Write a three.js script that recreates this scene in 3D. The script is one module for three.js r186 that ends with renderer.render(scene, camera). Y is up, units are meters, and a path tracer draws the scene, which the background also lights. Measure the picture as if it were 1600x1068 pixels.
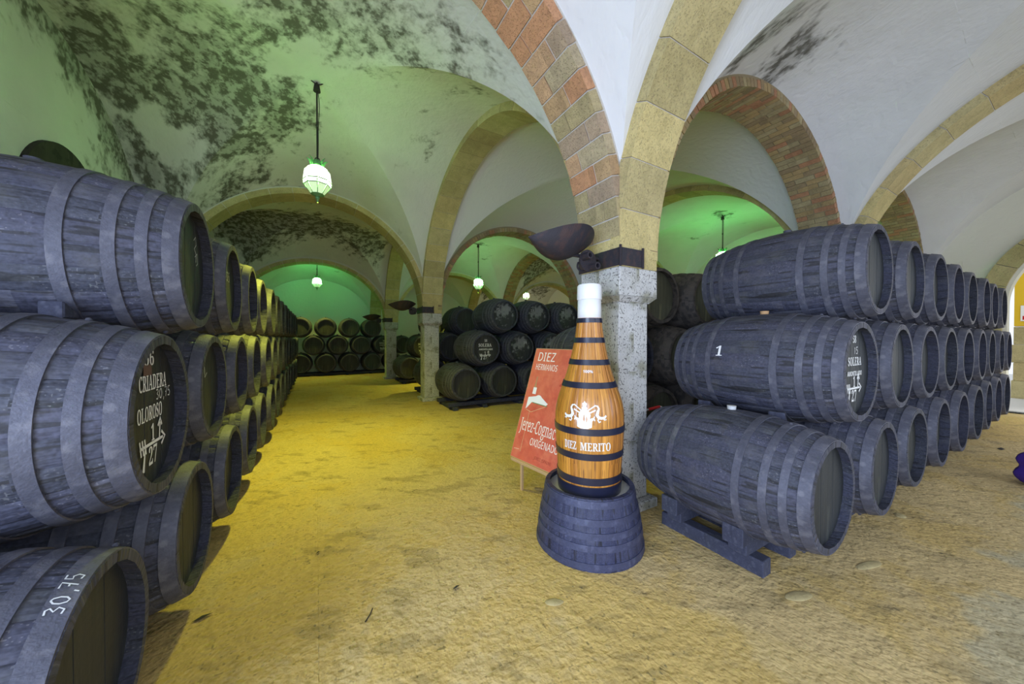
import * as THREE from 'three';
import { FontLoader } from 'three/addons/loaders/FontLoader.js';
import { RoundedBoxGeometry } from 'three/addons/geometries/RoundedBoxGeometry.js';
import { RectAreaLightUniformsLib } from 'three/addons/lights/RectAreaLightUniformsLib.js';
import { mergeGeometries, mergeVertices, toCreasedNormals } from 'three/addons/utils/BufferGeometryUtils.js';

// ---------------------------------------------------------------- camera, sky, daylight, exposure
// Plan coordinates: r to the right (+x), d into the cellar (-z), y up, metres; the photographer stands at r = 0, d = 0.
const renderer = new THREE.WebGLRenderer({ antialias: true });
renderer.toneMapping = THREE.LinearToneMapping;
renderer.toneMappingExposure = 1.07;
renderer.shadowMap.enabled = true;
const scene = new THREE.Scene();
const camera = new THREE.PerspectiveCamera(2 * Math.atan(534 / 530) * 180 / Math.PI, 1600 / 1068, 0.05, 200);
const YAW = Math.atan(305 / 530), PITCH = Math.atan(5.5 / 530);
camera.position.set(0, 1.65, 0);
camera.lookAt(Math.sin(YAW) * Math.cos(PITCH), 1.65 - Math.sin(PITCH), -Math.cos(YAW) * Math.cos(PITCH));
scene.add(camera);
scene.background = new THREE.Color().setRGB(0.92, 1.0, 1.14);
RectAreaLightUniformsLib.init();
function daylight(name, r, d, y, w, h, tr, td, rgb, L, ty = y) {      // soft sky light standing in a door opening, facing (tr, td)
  const l = new THREE.RectAreaLight(new THREE.Color().setRGB(...rgb), L, w, h);
  l.name = name; l.position.set(r, y, -d); l.lookAt(tr, ty, -td); scene.add(l); return l;
}
const SKY = [0.82, 0.95, 1.25];
daylight('daylight_left_door', -2.55, -0.95, 1.6, 2.6, 2.9, 3, -0.2, [0.76, 0.94, 1.34], 11.0, 0.7);
daylight('daylight_front_opening', 0.0, -3.95, 1.9, 3.8, 3.4, 0, 1, SKY, 2.0, -3.2);
daylight('daylight_front_opening_b', 5.3, -3.95, 1.9, 3.8, 3.4, 5.3, 1, SKY, 2.0, -3.6);
daylight('daylight_front_opening_c', 10.6, -3.95, 1.9, 3.8, 3.4, 10.6, 1, SKY, 1.5, -3.6);
daylight('daylight_right_door', 13.2, -0.9, 1.8, 2.2, 3.2, 8, -0.9, [1.0, 1.0, 1.02], 2.6, -2.5);

// ---------------------------------------------------------------- helpers
function mulberry(a) { return () => { a |= 0; a = a + 0x6D2B79F5 | 0; let t = Math.imul(a ^ a >>> 15, 1 | a); t = t + Math.imul(t ^ t >>> 7, 61 | t) ^ t; return ((t ^ t >>> 14) >>> 0) / 4294967296; }; }
const rnd = mulberry(20240611);
const rr = (a, b) => a + (b - a) * rnd();
const clamp = (x, a = 0, b = 1) => Math.min(b, Math.max(a, x));
const sstep = (a, b, x) => { const t = clamp((x - a) / (b - a)); return t * t * (3 - 2 * t); };
const TAB = new Float32Array(65536); { const q = mulberry(77); for (let i = 0; i < 65536; i++) TAB[i] = q(); }
function vnoise(x, y, p, s) {                                        // value noise, period p (a power of two)
  const xi = Math.floor(x), yi = Math.floor(y); let fx = x - xi, fy = y - yi; const m = p - 1;
  fx = fx * fx * (3 - 2 * fx); fy = fy * fy * (3 - 2 * fy);
  const x0 = (xi & m), x1 = ((xi + 1) & m), y0 = (yi & m), y1 = ((yi + 1) & m);
  const h = (a, b) => TAB[(a + s * 37 & 255) | ((b + s * 91 & 255) << 8)];
  const a = h(x0, y0), b = h(x1, y0), c = h(x0, y1), d = h(x1, y1);
  return a + (b - a) * fx + (c - a) * fy + (a - b - c + d) * fx * fy;
}
function fbm(u, v, f, o, s, fy = f) { let t = 0, a = 0.5, n = 0; for (let k = 0; k < o; k++) { const p = Math.min(256, 256); t += a * vnoise(u * f, v * fy, p, s + k); n += a; a *= 0.5; f *= 2; fy *= 2; } return t / n; }
function fbmr(u, v, f, o, s, pers = .58, fy = f) { let t = 0, a = 1, n = 0, x = u * f, y = v * fy; for (let k = 0; k < o; k++) { t += a * vnoise(x, y, 256, s + k); n += a; a *= pers; const X = 1.62 * x - 1.18 * y + 5.3, Y = 1.18 * x + 1.62 * y + 9.1; x = X; y = Y; } return t / n; }
const enc = x => { x = clamp(x); return 255 * (x <= 0.0031308 ? 12.92 * x : 1.055 * Math.pow(x, 1 / 2.4) - 0.055); };
function colTex(w, h, fn) {                                          // fn(u, v) -> linear rgb
  const a = new Uint8Array(w * h * 4);
  for (let j = 0, k = 0; j < h; j++) for (let i = 0; i < w; i++, k += 4) { const c = fn((i + 0.5) / w, (j + 0.5) / h); a[k] = enc(c[0]); a[k + 1] = enc(c[1]); a[k + 2] = enc(c[2]); a[k + 3] = 255; }
  const t = new THREE.DataTexture(a, w, h); t.colorSpace = THREE.SRGBColorSpace; return fin(t);
}
function bumpTex(w, h, fn) {
  const a = new Uint8Array(w * h * 4);
  for (let j = 0, k = 0; j < h; j++) for (let i = 0; i < w; i++, k += 4) { const c = 255 * clamp(fn((i + 0.5) / w, (j + 0.5) / h)); a[k] = a[k + 1] = a[k + 2] = c; a[k + 3] = 255; }
  return fin(new THREE.DataTexture(a, w, h));
}
function fin(t) { t.wrapS = t.wrapT = THREE.RepeatWrapping; t.magFilter = THREE.LinearFilter; t.minFilter = THREE.LinearMipmapLinearFilter; t.generateMipmaps = true; t.needsUpdate = true; return t; }
function rep(t, x, y = x) { const c = t.clone(); c.repeat.set(x, y); c.needsUpdate = true; return c; }
const mixc = (a, b, t) => [a[0] + (b[0] - a[0]) * t, a[1] + (b[1] - a[1]) * t, a[2] + (b[2] - a[2]) * t];

const used = {};
function numbered(n) { const k = used[n] = (used[n] ?? -1) + 1; return k ? n + '_' + String(k).padStart(3, '0') : n; }
function shade(m) { m.castShadow = m.receiveShadow = true; return m; }
function part(name, geo, mat, parent, label) { const m = shade(new THREE.Mesh(geo, mat)); m.name = name; if (label) m.userData.label = label; parent.add(m); return m; }
function tag(o, label, category, group) { o.userData.label = label; o.userData.category = category; if (group) o.userData.group = group; return o; }
function thing(name, label, category, r = 0, y = 0, d = 0, turn = 0, group) { const g = new THREE.Group(); g.name = numbered(name); g.position.set(r, y, -d); g.rotation.y = turn; scene.add(g); return tag(g, label, category, group); }
function solo(name, geo, mat, label, category, group) { const m = shade(new THREE.Mesh(geo, mat)); m.name = numbered(name); scene.add(m); return tag(m, label, category, group); }
function struct(name, geo, mat, label) { const m = shade(new THREE.Mesh(geo, mat)); m.name = numbered(name); m.userData.kind = 'structure'; if (label) { m.userData.label = label; } scene.add(m); return m; }
function box(w, h, dd, x = 0, y = 0, z = 0, bevel = 0.008) { const g = bevel ? new RoundedBoxGeometry(w, h, dd, 2, Math.min(bevel, w / 3, h / 3, dd / 3)) : new THREE.BoxGeometry(w, h, dd); g.translate(x, y, z); return uvBox(g); }
function uvBox(g) {                                                  // uv in metres from the dominant axis of the normal
  if (g.index) { g = g.toNonIndexed(); }
  const p = g.attributes.position, n = g.attributes.normal, uv = new Float32Array(p.count * 2);
  for (let i = 0; i < p.count; i += 3) {
    let ax = 0, ay = 0, az = 0; for (let k = 0; k < 3; k++) { ax += Math.abs(n.getX(i + k)); ay += Math.abs(n.getY(i + k)); az += Math.abs(n.getZ(i + k)); }
    for (let k = 0; k < 3; k++) { const x = p.getX(i + k), y = p.getY(i + k), z = p.getZ(i + k); const q = i + k;
      if (ay >= ax && ay >= az) { uv[2 * q] = x; uv[2 * q + 1] = z; } else if (ax >= az) { uv[2 * q] = z; uv[2 * q + 1] = y; } else { uv[2 * q] = x; uv[2 * q + 1] = y; } }
  }
  g.setAttribute('uv', new THREE.BufferAttribute(uv, 2)); return g;
}
function geoFrom(pos, idx, uv) { const g = new THREE.BufferGeometry(); g.setAttribute('position', new THREE.Float32BufferAttribute(pos, 3)); g.setAttribute('uv', new THREE.Float32BufferAttribute(uv || new Array(pos.length / 3 * 2).fill(0), 2)); g.setIndex(idx); g.computeVertexNormals(); return g; }
function tube(pts, rad, seg = 8, n = 0, closed = false) { const c = new THREE.CatmullRomCurve3(pts.map(p => new THREE.Vector3(...p)), closed); return new THREE.TubeGeometry(c, n || pts.length * 5, rad, seg, closed); }
function merge(list) { return mergeGeometries(list.map(g => { g = g.index ? g.toNonIndexed() : g; for (const k of Object.keys(g.attributes)) if (!['position', 'normal', 'uv'].includes(k)) g.deleteAttribute(k); return g; })); }
const font = {}; for (const k of ['sans_bold', 'sans_regular', 'serif_bold']) font[k] = await new FontLoader().loadAsync('fonts/droid/droid_' + k + '.typeface.json');
function text2d(str, size, f = 'serif_bold', sx = 1) {               // flat lettering, centred on the origin
  const g = new THREE.ShapeGeometry(font[f].generateShapes(str, size), 4); g.computeBoundingBox(); const b = g.boundingBox;
  g.translate(-(b.min.x + b.max.x) / 2, -(b.min.y + b.max.y) / 2, 0); g.scale(sx, 1, 1); return g;
}
function stroke2d(pts, w) {                                          // flat brush or chalk stroke along a polyline
  const pos = [], idx = []; const n = pts.length;
  for (let i = 0; i < n; i++) { const a = pts[Math.max(0, i - 1)], b = pts[Math.min(n - 1, i + 1)]; let dx = b[0] - a[0], dy = b[1] - a[1]; const l = Math.hypot(dx, dy) || 1; const ww = Array.isArray(w) ? w[i] : w; pos.push(pts[i][0] - dy / l * ww / 2, pts[i][1] + dx / l * ww / 2, 0, pts[i][0] + dy / l * ww / 2, pts[i][1] - dx / l * ww / 2, 0); if (i) { const k = 2 * i; idx.push(k - 2, k - 1, k, k, k - 1, k + 1); } }
  return geoFrom(pos, idx);
}
function fitW(g, w, x) { g.computeBoundingBox(); const b = g.boundingBox; g.translate(-(b.min.x + b.max.x) / 2, 0, 0); g.scale(w / (b.max.x - b.min.x), 1, 1); g.translate(x, 0, 0); return g; }
function at2d(g, x, y, s = 1, rot = 0, sx = 1) { g = g.clone(); g.scale(s * sx, s, 1); g.rotateZ(rot); g.translate(x, y, 0); return g; }
function wrap(g, fn) { const p = g.attributes.position; for (let i = 0; i < p.count; i++) { const q = fn(p.getX(i), p.getY(i)); p.setXYZ(i, q[0], q[1], q[2]); } g.computeVertexNormals(); return g; }
const GLYPH = { 0: [[[.5, 1], [.15, .8], [.05, .45], [.2, .1], [.5, 0], [.8, .2], [.9, .55], [.75, .9], [.5, 1]]], 1: [[[.3, .8], [.55, 1], [.5, 0]]], 2: [[[.1, .8], [.4, 1], [.8, .85], [.7, .55], [.1, 0], [.9, .05]]], 3: [[[.1, .95], [.6, 1], [.8, .8], [.4, .55], [.85, .35], [.6, .02], [.1, .08]]], 5: [[[.85, 1], [.25, 1], [.15, .55], [.6, .6], [.85, .35], [.6, 0], [.1, .08]]], 7: [[[.1, 1], [.9, 1], [.45, 0]], [[.3, .5], [.75, .52]]], 9: [[[.85, .7], [.5, .5], [.15, .7], [.4, 1], [.8, .9], [.85, .6], [.6, 0]]], ',': [[[.4, .05], [.25, -.25]]], S: [[[.85, .85], [.45, 1], [.15, .75], [.5, .5], [.85, .28], [.5, 0], [.1, .15]]], M: [[[.05, 0], [.2, .9], [.45, .2], [.75, 1], [.9, 0]]] };
function chalk(str, size, w = 0.005) { const out = []; let x = 0; for (const ch of str) { for (const s of GLYPH[ch]) out.push(stroke2d(s.map(([a, b]) => [x + a * size * .7, b * size]), w)); x += size * (ch === ',' ? .5 : .85); } const g = mergeGeometries(out); g.computeBoundingBox(); g.translate(-g.boundingBox.max.x / 2, -size / 2, 0); return g; }

// ---------------------------------------------------------------- textures and materials
const std = (o) => new THREE.MeshStandardMaterial({ roughness: 0.9, ...o, side: THREE.DoubleSide });
const RGB = (r, g, b) => new THREE.Color().setRGB(r, g, b);
const grainBump = bumpTex(512, 512, (u, v) => 0.55 * fbm(u, v, 8, 5, 3) + 0.45 * fbm(u, v, 64, 2, 11));
const plasterBump = bumpTex(512, 512, (u, v) => 0.6 * fbm(u, v, 4, 5, 31) + 0.4 * Math.abs(2 * fbm(u, v, 16, 4, 41) - 1));
const PLASTER = [0.70, 0.70, 0.685];
function plasterCol(u, v, s, bias, streak) {                         // limewash with mould where bias says so
  const n = fbm(u, v, 4, 4, s), f = fbm(u, v, 32, 4, s + 9);
  let c = PLASTER.map((x, i) => x * (0.88 + 0.2 * n + 0.08 * (f - 0.5)) * (i === 2 ? 0.98 + 0.05 * n : 1));
  const b = bias(u * 2 - 1, v * 2 - 1);
  if (b > -0.5) {
    const q = streak ? fbmr(u * streak[0] + v * streak[1], v * streak[2] - u * streak[3], 5, 5, s + 20, .6, 20) : 0.6 * fbmr(u + 0.05 * n, v + 0.05 * f, 6, 8, s + 20, .66) + 0.4 * fbmr(u + v * .6 + .03 * f, v - u * .5, 30, 5, s + 27, .62, 12);
    const g2 = fbmr(u, v, 60, 4, s + 33, .7);
    const m = sstep(0.43, 0.62, q + b + 0.2 * (g2 - 0.5)) * (0.5 + 0.5 * sstep(0.36, 0.62, g2));
    c = mixc(c, [0.065, 0.06, 0.04], m * 0.9);
  }
  return c;
}
const gs = (x, y, cx, cy, sx, sy) => Math.exp(-((x - cx) ** 2) / (sx * sx) - ((y - cy) ** 2) / (sy * sy));
const bayTex = {
  mouldy: colTex(1024, 1024, (u, v) => plasterCol(u, v, 3, (x, y) => -0.19 + 0.25 * gs(x, y, -0.6, 0.3, 0.5, 0.6) + 0.16 * gs(x, y, -0.3, 0.1, 0.35, 0.4) + 0.22 * gs(x, y, 0.0, -0.5, 0.5, 0.28) + 0.24 * gs(x, y, 0.62, 0.34, 0.16, 0.2) - 0.5 * gs(x, y, 0.63, 0.3, 0.06, 0.07) - 0.5 * gs(x, y, -0.84, 0.5, 0.06, 0.08) + 0.22 * gs(x, y, -0.9, 0.0, 0.1, 0.9) + 0.2 * gs(x, y, -0.55, 0.85, 0.1, 0.1))),
  black: colTex(1024, 1024, (u, v) => plasterCol(u, v, 5, (x, y) => -0.2 + 0.42 * gs(x, y, -0.2, 0.2, 0.9, 0.42) + 0.28 * gs(x, y, 0.6, 0.4, 0.22, 0.3) + 0.3 * gs(x, y, -0.7, 0.6, 0.25, 0.25))),
  streaked: colTex(1024, 1024, (u, v) => plasterCol(u, v, 8, (x, y) => -0.3 + 0.17 * gs(x, y, 0.0, 0.82, 0.2, 0.22) + 0.17 * gs(x, y, 0.12, 0.62, 0.13, 0.24) + 0.2 * gs(x, y, -0.4, 0.75, 0.3, 0.2), [0.8, 0.9, 0.3, 0.3])),
  light: colTex(512, 512, (u, v) => plasterCol(u, v, 12, (x, y) => -0.3 + 0.2 * gs(x, y, 0.3, 0.4, 0.2, 0.3) + 0.24 * gs(x, y, 0, 0, 0.35, 0.1))),
};
const plasterMat = {};
for (const k in bayTex) plasterMat[k] = std({ map: bayTex[k], bumpMap: rep(plasterBump, 4), bumpScale: 0.014, roughness: 0.95 });
plasterMat.clean = std({ color: RGB(0.72, 0.72, 0.71), bumpMap: rep(plasterBump, 4), bumpScale: 0.012, roughness: 0.95 });
const wallMat = std({ color: RGB(0.68, 0.68, 0.66), bumpMap: rep(plasterBump, 0.6), bumpScale: 0.012 });

const stoneTex = colTex(512, 512, (u, v) => { const n = fbm(u, v, 6, 5, 51), f = fbm(u, v, 60, 3, 58), p = sstep(0.7, 0.82, fbm(u, v, 70, 3, 62)); return mixc([0.56 * (0.75 + 0.4 * n + 0.25 * (f - .5)), 0.47 * (0.75 + 0.42 * n + 0.25 * (f - .5)), 0.235 * (0.7 + 0.5 * n + 0.2 * (f - .5))], [0.16, 0.13, 0.09], 0.5 * p); });
const stoneBump = bumpTex(512, 512, (u, v) => 0.5 * fbm(u, v, 10, 5, 71) + 0.5 * (1 - sstep(0.62, 0.78, fbm(u, v, 70, 3, 77))));
const stones = [[1, 1, 1], [0.9, 0.88, 0.84], [1.08, 1.04, 0.92], [0.98, 0.92, 0.86], [0.82, 0.8, 0.74]].map(c => std({ map: stoneTex, color: RGB(...c), bumpMap: rep(stoneBump, 1.5), bumpScale: 0.008 }));
const brickTex = colTex(512, 512, (u, v) => { const n = fbm(u, v, 7, 5, 81), f = fbm(u, v, 50, 3, 88); const k = 0.65 + 0.6 * n + 0.3 * (f - .5); const w = sstep(0.6, 0.7, fbm(u, v, 26, 4, 92)); return mixc([0.9 * k, 0.9 * k, 0.9 * k], [0.95, 0.93, 0.9], 0.0 + 0.4 * w); });
const brickTints = [[0.6, 0.31, 0.16], [0.55, 0.36, 0.19], [0.47, 0.38, 0.2], [0.62, 0.39, 0.22], [0.52, 0.42, 0.26], [0.46, 0.34, 0.23]];
const bricks = brickTints.map(c => std({ map: brickTex, color: RGB(...c), bumpMap: rep(stoneBump, 2), bumpScale: 0.008 }));
const thinBricks = [[0.47, 0.33, 0.15], [0.42, 0.32, 0.16], [0.5, 0.25, 0.13], [0.46, 0.37, 0.2], [0.36, 0.26, 0.14]].map(c => std({ map: brickTex, color: RGB(...c), bumpMap: rep(stoneBump, 2), bumpScale: 0.008 }));
const mortar = std({ color: RGB(0.6, 0.56, 0.5), bumpMap: rep(grainBump, 3), bumpScale: 0.008 });
const oldMortar = std({ color: RGB(0.3, 0.24, 0.14), bumpMap: rep(grainBump, 3), bumpScale: 0.008 });
const pillarTex = colTex(512, 512, (u, v) => { const n = fbm(u, v, 5, 4, 101), p = sstep(0.63, 0.72, fbm(u, v, 52, 3, 108)), q = sstep(0.55, 0.75, fbm(u, v, 3, 4, 115)); return mixc(mixc([0.56 * (0.8 + 0.4 * n), 0.55 * (0.8 + 0.4 * n), 0.52 * (0.8 + 0.4 * n)], [0.24, 0.23, 0.14], 0.75 * q), [0.09, 0.085, 0.075], 0.8 * p); });
const pillarMat = std({ map: rep(pillarTex, 1.5), bumpMap: rep(stoneBump, 1.2), bumpScale: 0.006 });

// black-painted oak: streaks run along v
const paintTex = colTex(1024, 1024, (u, v) => {
  const s = fbm(u, v, 64, 3, 121, 5), n = fbm(u, v, 5, 4, 127), f = fbm(u, v, 128, 2, 131);
  let k = 0.55 + 0.35 * s + 0.35 * n + 0.7 * (f - 0.5); const crack = sstep(0.68, 0.74, fbm(u, v, 40, 3, 137, 4));
  let c = [0.05 * k, 0.053 * k, 0.08 * k]; c = mixc(c, [0.012, 0.012, 0.014], 0.8 * crack);
  const dust = sstep(0.5, 0.85, fbm(u, v, 9, 6, 143)) * 0.3, spot = sstep(0.84, 0.88, fbm(u, v, 180, 1, 149)) * sstep(0.55, 0.7, fbm(u, v, 4, 3, 151));
  c = mixc(c, [0.13, 0.128, 0.13], dust); return mixc(c, [0.4, 0.4, 0.42], 0.22 * spot);
});
const paintBump = bumpTex(512, 512, (u, v) => 0.6 * fbm(u, v, 40, 4, 121, 4) + 0.4 * fbm(u, v, 40, 3, 131));
const paint = [[1, 1, 1], [0.92, 0.93, 0.86], [1.08, 1.05, 1.05]].map((c, i) => { const t = rep(paintTex, 0.8, 0.8); t.offset.set(i * .37, i * .21); return std({ map: t, color: RGB(...c), bumpMap: rep(paintBump, 1.2), bumpScale: 0.009, roughness: 0.7 }); });
const hoopTex = colTex(512, 512, (u, v) => { const n = fbm(u, v, 6, 5, 161), f = fbm(u, v, 90, 2, 166); const k = 0.7 + 0.4 * n + 0.35 * (f - .5); return mixc([0.082 * k, 0.084 * k, 0.112 * k], [0.2, 0.195, 0.215], 0.4 * sstep(0.5, 0.8, fbm(u, v, 24, 6, 171))); });
const hoopMat = std({ map: rep(hoopTex, 0.9), bumpMap: rep(grainBump, 3), bumpScale: 0.002, roughness: 0.62, metalness: 0.1 });
const headTex = colTex(512, 512, (u, v) => { const s = fbm(u, v, 50, 3, 181, 3), n = fbm(u, v, 4, 4, 187); const k = 0.5 + 0.6 * s + 0.4 * n; return mixc([0.047 * k, 0.049 * k, 0.044 * k], [0.15, 0.15, 0.11], 0.5 * sstep(0.6, 0.8, fbm(u, v, 14, 4, 191, 3))); });
const headMat = std({ map: rep(headTex, 1), color: RGB(.8, .8, .76), bumpMap: rep(paintBump, 1), bumpScale: 0.003, roughness: 0.6 });
const darkHead = std({ map: rep(headTex, 1), color: RGB(.5, .54, .62), bumpMap: rep(paintBump, 1), bumpScale: 0.003, roughness: 0.6 });
const chalkyTex = colTex(512, 512, (u, v) => { const s = fbm(u, v, 50, 3, 181, 3); const k = 0.6 + 0.8 * s; const x = u - 0.5, y = v - 0.5; const m = sstep(0.45, 0.62, fbm(u, v, 12, 5, 199) * 0.75 + 0.45 * gs(x, y, 0.02, 0.14, 0.16, 0.18) - 0.02); return mixc([0.04 * k, 0.045 * k, 0.042 * k], [0.36, 0.38, 0.36], 0.55 * m); });
const chalkyMat = std({ map: chalkyTex, roughness: 0.6 });
const brownTex = colTex(512, 512, (u, v) => { const s = fbm(u, v, 50, 3, 121, 5), n = fbm(u, v, 6, 5, 207); const k = 0.5 + 0.5 * s + 0.6 * n; return mixc([0.085 * k, 0.07 * k, 0.055 * k], [0.025, 0.022, 0.02], 0.7 * sstep(0.5, 0.65, fbm(u, v, 12, 5, 211))); });
const brownPaint = std({ map: rep(brownTex, 1), bumpMap: rep(paintBump, 1), bumpScale: 0.005, roughness: 0.8 });
const olivePaint = std({ map: rep(headTex, 1), color: RGB(1.9, 1.8, 1.2), roughness: 0.7 });
const white = std({ color: RGB(0.8, 0.8, 0.78), roughness: 0.7 });
const chalkMat = std({ color: RGB(0.62, 0.63, 0.62), roughness: 1 });
const corkMat = std({ color: RGB(0.5, 0.3, 0.14), roughness: 0.8 });
const capMat = std({ color: RGB(0.6, 0.6, 0.58), roughness: 0.5 });
const ironTex = colTex(256, 256, (u, v) => { const n = fbm(u, v, 8, 5, 221); return mixc([0.04, 0.038, 0.048], [0.1, 0.055, 0.05], 0.6 * sstep(0.52, 0.75, n)); });
const iron = std({ map: rep(ironTex, 3), bumpMap: rep(grainBump, 5), bumpScale: 0.004, roughness: 0.6, metalness: 0.35 });
const beamMat = std({ map: rep(hoopTex, 2), color: RGB(0.55, 0.58, 0.7), bumpMap: rep(paintBump, 1), bumpScale: 0.004 });

// ---------------------------------------------------------------- the plan of the cellar
const RL = [-2.66, 2.64, 7.99, 13.3], DL = [-4.1, 2.44, 9.04, 14.66, 19.0];
const SP = 2.4, HALF = 0.26, RING = 0.12, CROWN = 5.38;
const apexD = (i, j) => [4.8, 4.84, 4.84, 4.45, 4.4][j];             // arches that span r, standing on line DL[j]
const apexR = (i, j) => [5.28, 5.26, 5.1, 4.7][j];                   // arches that span d, in row j
const crown = (i, j) => [5.38, 5.38, 5.25, 4.95][j];
function vaultT(i, j, x, z) {                                       // x, z: -1..1 between the arches; groins lie on the diagonals
  const u = Math.min(Math.abs(x), 1), v = Math.min(Math.abs(z), 1), C = crown(i, j);
  const e1 = apexD(i, z < 0 ? j : j + 1) + RING, e2 = apexR(i, j) + RING;
  if (u <= v) { const w = u >= 0.9999 ? 1 : (v * v - u * u) / (1 - u * u); return SP + (C + (e1 - C) * w - SP) * Math.sqrt(1 - u * u); }
  const w = v >= 0.9999 ? 1 : (u * u - v * v) / (1 - v * v); return SP + (C + (e2 - C) * w - SP) * Math.sqrt(1 - v * v);
}
// floor: trodden earth
const FR0 = -3.0, FR1 = 13.6, FD0 = -4.6, FD1 = 19.4;
function floorCol(r, d) {                                           // ochre sand, the same everywhere, mottled; worn paving in the right-hand lane
  const n = fbmr(r * .1 + 1, d * .1 + 1, 6, 5, 231, .6), f = fbm(r + 9, d + 9, 55, 2, 237), h = fbmr(r + 9, d + 9, 14, 3, 239, .7), g = fbmr(r * .1 + 2, d * .1 + 2, 13, 6, 241, .6), st = fbmr(r * .6 + d * .7 + 30, d * 1.2 - r * .5 + 30, 8, 4, 247, .6, 3);
  const k = 0.8 + 0.3 * n + 0.3 * (f - .5) + 0.3 * (h - .5);
  const earth = [0.6 * k, 0.44 * k, 0.19 * k], ochre = [0.58 * k, 0.405 * k, 0.135 * k], paving = [0.52 * k, 0.435 * k, 0.245 * k];
  let c = mixc(earth, ochre, sstep(0.42, 0.62, g + 0.3 * (h - 0.5)));
  if (d < 1 && r > 1.5) c = mixc(c, paving, sstep(0.44, 0.6, g + 0.5 * clamp((0.35 - d) / 0.6, -1, .4) + 0.4 * clamp((r - 2.6) / 0.8, -1, 0)));   // worn paving along the right-hand lane
  return mixc(c, [0.2, 0.15, 0.06], 0.4 * sstep(0.6, 0.76, st) + 0.55 * sstep(0.72, 0.8, f) + 0.3 * sstep(0.64, 0.76, h));
}
const floorBump = bumpTex(1024, 1024, (u, v) => 0.3 * fbm(u, v, 64, 3, 257) + 0.4 * fbm(u, v, 16, 4, 259) + 0.35 * fbm(u, v, 4, 4, 263));
const floorY = (r, d) => 0.018 * (fbm(r * .1 + 2, d * .1 + 2, 8, 3, 271) - 0.5) * 2;
function floorPiece(r0, r1, d0, d1, w, h, label) {
  const map = colTex(w, h, (u, v) => floorCol(r0 + u * (r1 - r0), d0 + v * (d1 - d0))), bump = rep(floorBump, (r1 - r0) / 1.5, (d1 - d0) / 1.5); bump.offset.set(r0 / 1.5, d0 / 1.5);
  const nx = Math.round((r1 - r0) / .1), nz = Math.round((d1 - d0) / .1), pos = [], uv = [], idx = [];
  for (let j = 0; j <= nz; j++) for (let i = 0; i <= nx; i++) { const r = r0 + (r1 - r0) * i / nx, d = d0 + (d1 - d0) * j / nz; pos.push(r, floorY(r, d), -d); uv.push(i / nx, j / nz); if (i && j) { const a = j * (nx + 1) + i; idx.push(a - nx - 2, a - nx - 1, a, a - nx - 2, a, a - 1); } }
  struct('floor', geoFrom(pos, idx, uv), std({ map, bumpMap: bump, bumpScale: 0.026, roughness: 0.97 }), label);
}
floorPiece(FR0, 7, -0.6, 7, 2048, 1600, 'uneven floor of trodden yellow sand and pale earth');
floorPiece(FR0, FR1, 7, FD1, 1024, 768, 'yellow sandy floor deep in the cellar');
floorPiece(7, FR1, -0.6, 7, 1024, 1024, 'sandy floor at the far right');
floorPiece(FR0, FR1, FD0, -0.6, 1024, 256, 'sandy floor behind the camera');
struct('floor', uvBox(new THREE.BoxGeometry(14, 0.1, 26).translate(20.6, -0.03, -6)), std({ color: RGB(0.62, 0.6, 0.55) }), 'pale ground outside the right-hand doorway');
// vaults
const bayKind = { '0,1': 'mouldy', '0,2': 'black', '1,0': 'streaked', '2,0': 'light', '2,1': 'light', '2,2': 'black', '2,3': 'black', '0,3': 'light', '1,2': 'light' };
for (let i = 0; i < 3; i++) for (let j = 0; j < 4; j++) {
  const rc = (RL[i] + RL[i + 1]) / 2, hw = (RL[i + 1] - RL[i]) / 2, dc = (DL[j] + DL[j + 1]) / 2, hd = (DL[j + 1] - DL[j]) / 2, kr = hw - HALF + RING, kd = hd - HALF + RING, n = 64, pos = [], uv = [], idx = [], TM = 0.966;
  const core = []; for (let a = 0; a <= n; a++) core.push(-TM * Math.cos(Math.PI * a / n));                        // finer towards the springing
  const tu = [...(i ? [] : [-hw / kr, -1]), ...core, ...(i < 2 ? [] : [1, hw / kr])], tv = [...(j ? [] : [-hd / kd, -1]), ...core, ...(j < 3 ? [] : [1, hd / kd])], nu = tu.length, nv = tv.length;
  for (let b = 0; b < nv; b++) for (let a = 0; a < nu; a++) {
    const r = rc + kr * tu[a], d = dc + kd * tv[b];
    pos.push(r, vaultT(i, j, tu[a], tv[b]) + 0.01 * (fbm(r * .1 + 2, d * .1 + 2, 14, 2, 281) - .5), -d); uv.push((r - RL[i]) / (RL[i + 1] - RL[i]), (d - DL[j]) / (DL[j + 1] - DL[j]));
    if (a && b) { const k = b * nu + a, p = k - nu - 1, q = k - nu, w = k - 1; if ((tu[a] + tu[a - 1]) * (tv[b] + tv[b - 1]) > 0) idx.push(p, k, q, p, w, k); else idx.push(p, w, q, q, w, k); }
  }
  let g = geoFrom(pos, idx, uv); g = toCreasedNormals(g, 0.35);
  struct('ceiling', g, plasterMat[bayKind[i + ',' + j] || 'clean'], 'whitewashed groin vault of one bay');
}
struct('roof', new THREE.BoxGeometry(16.9, 0.25, 24.2).translate(5.35, 6.1, -7.45), wallMat, 'roof slab above the vaults');

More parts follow.
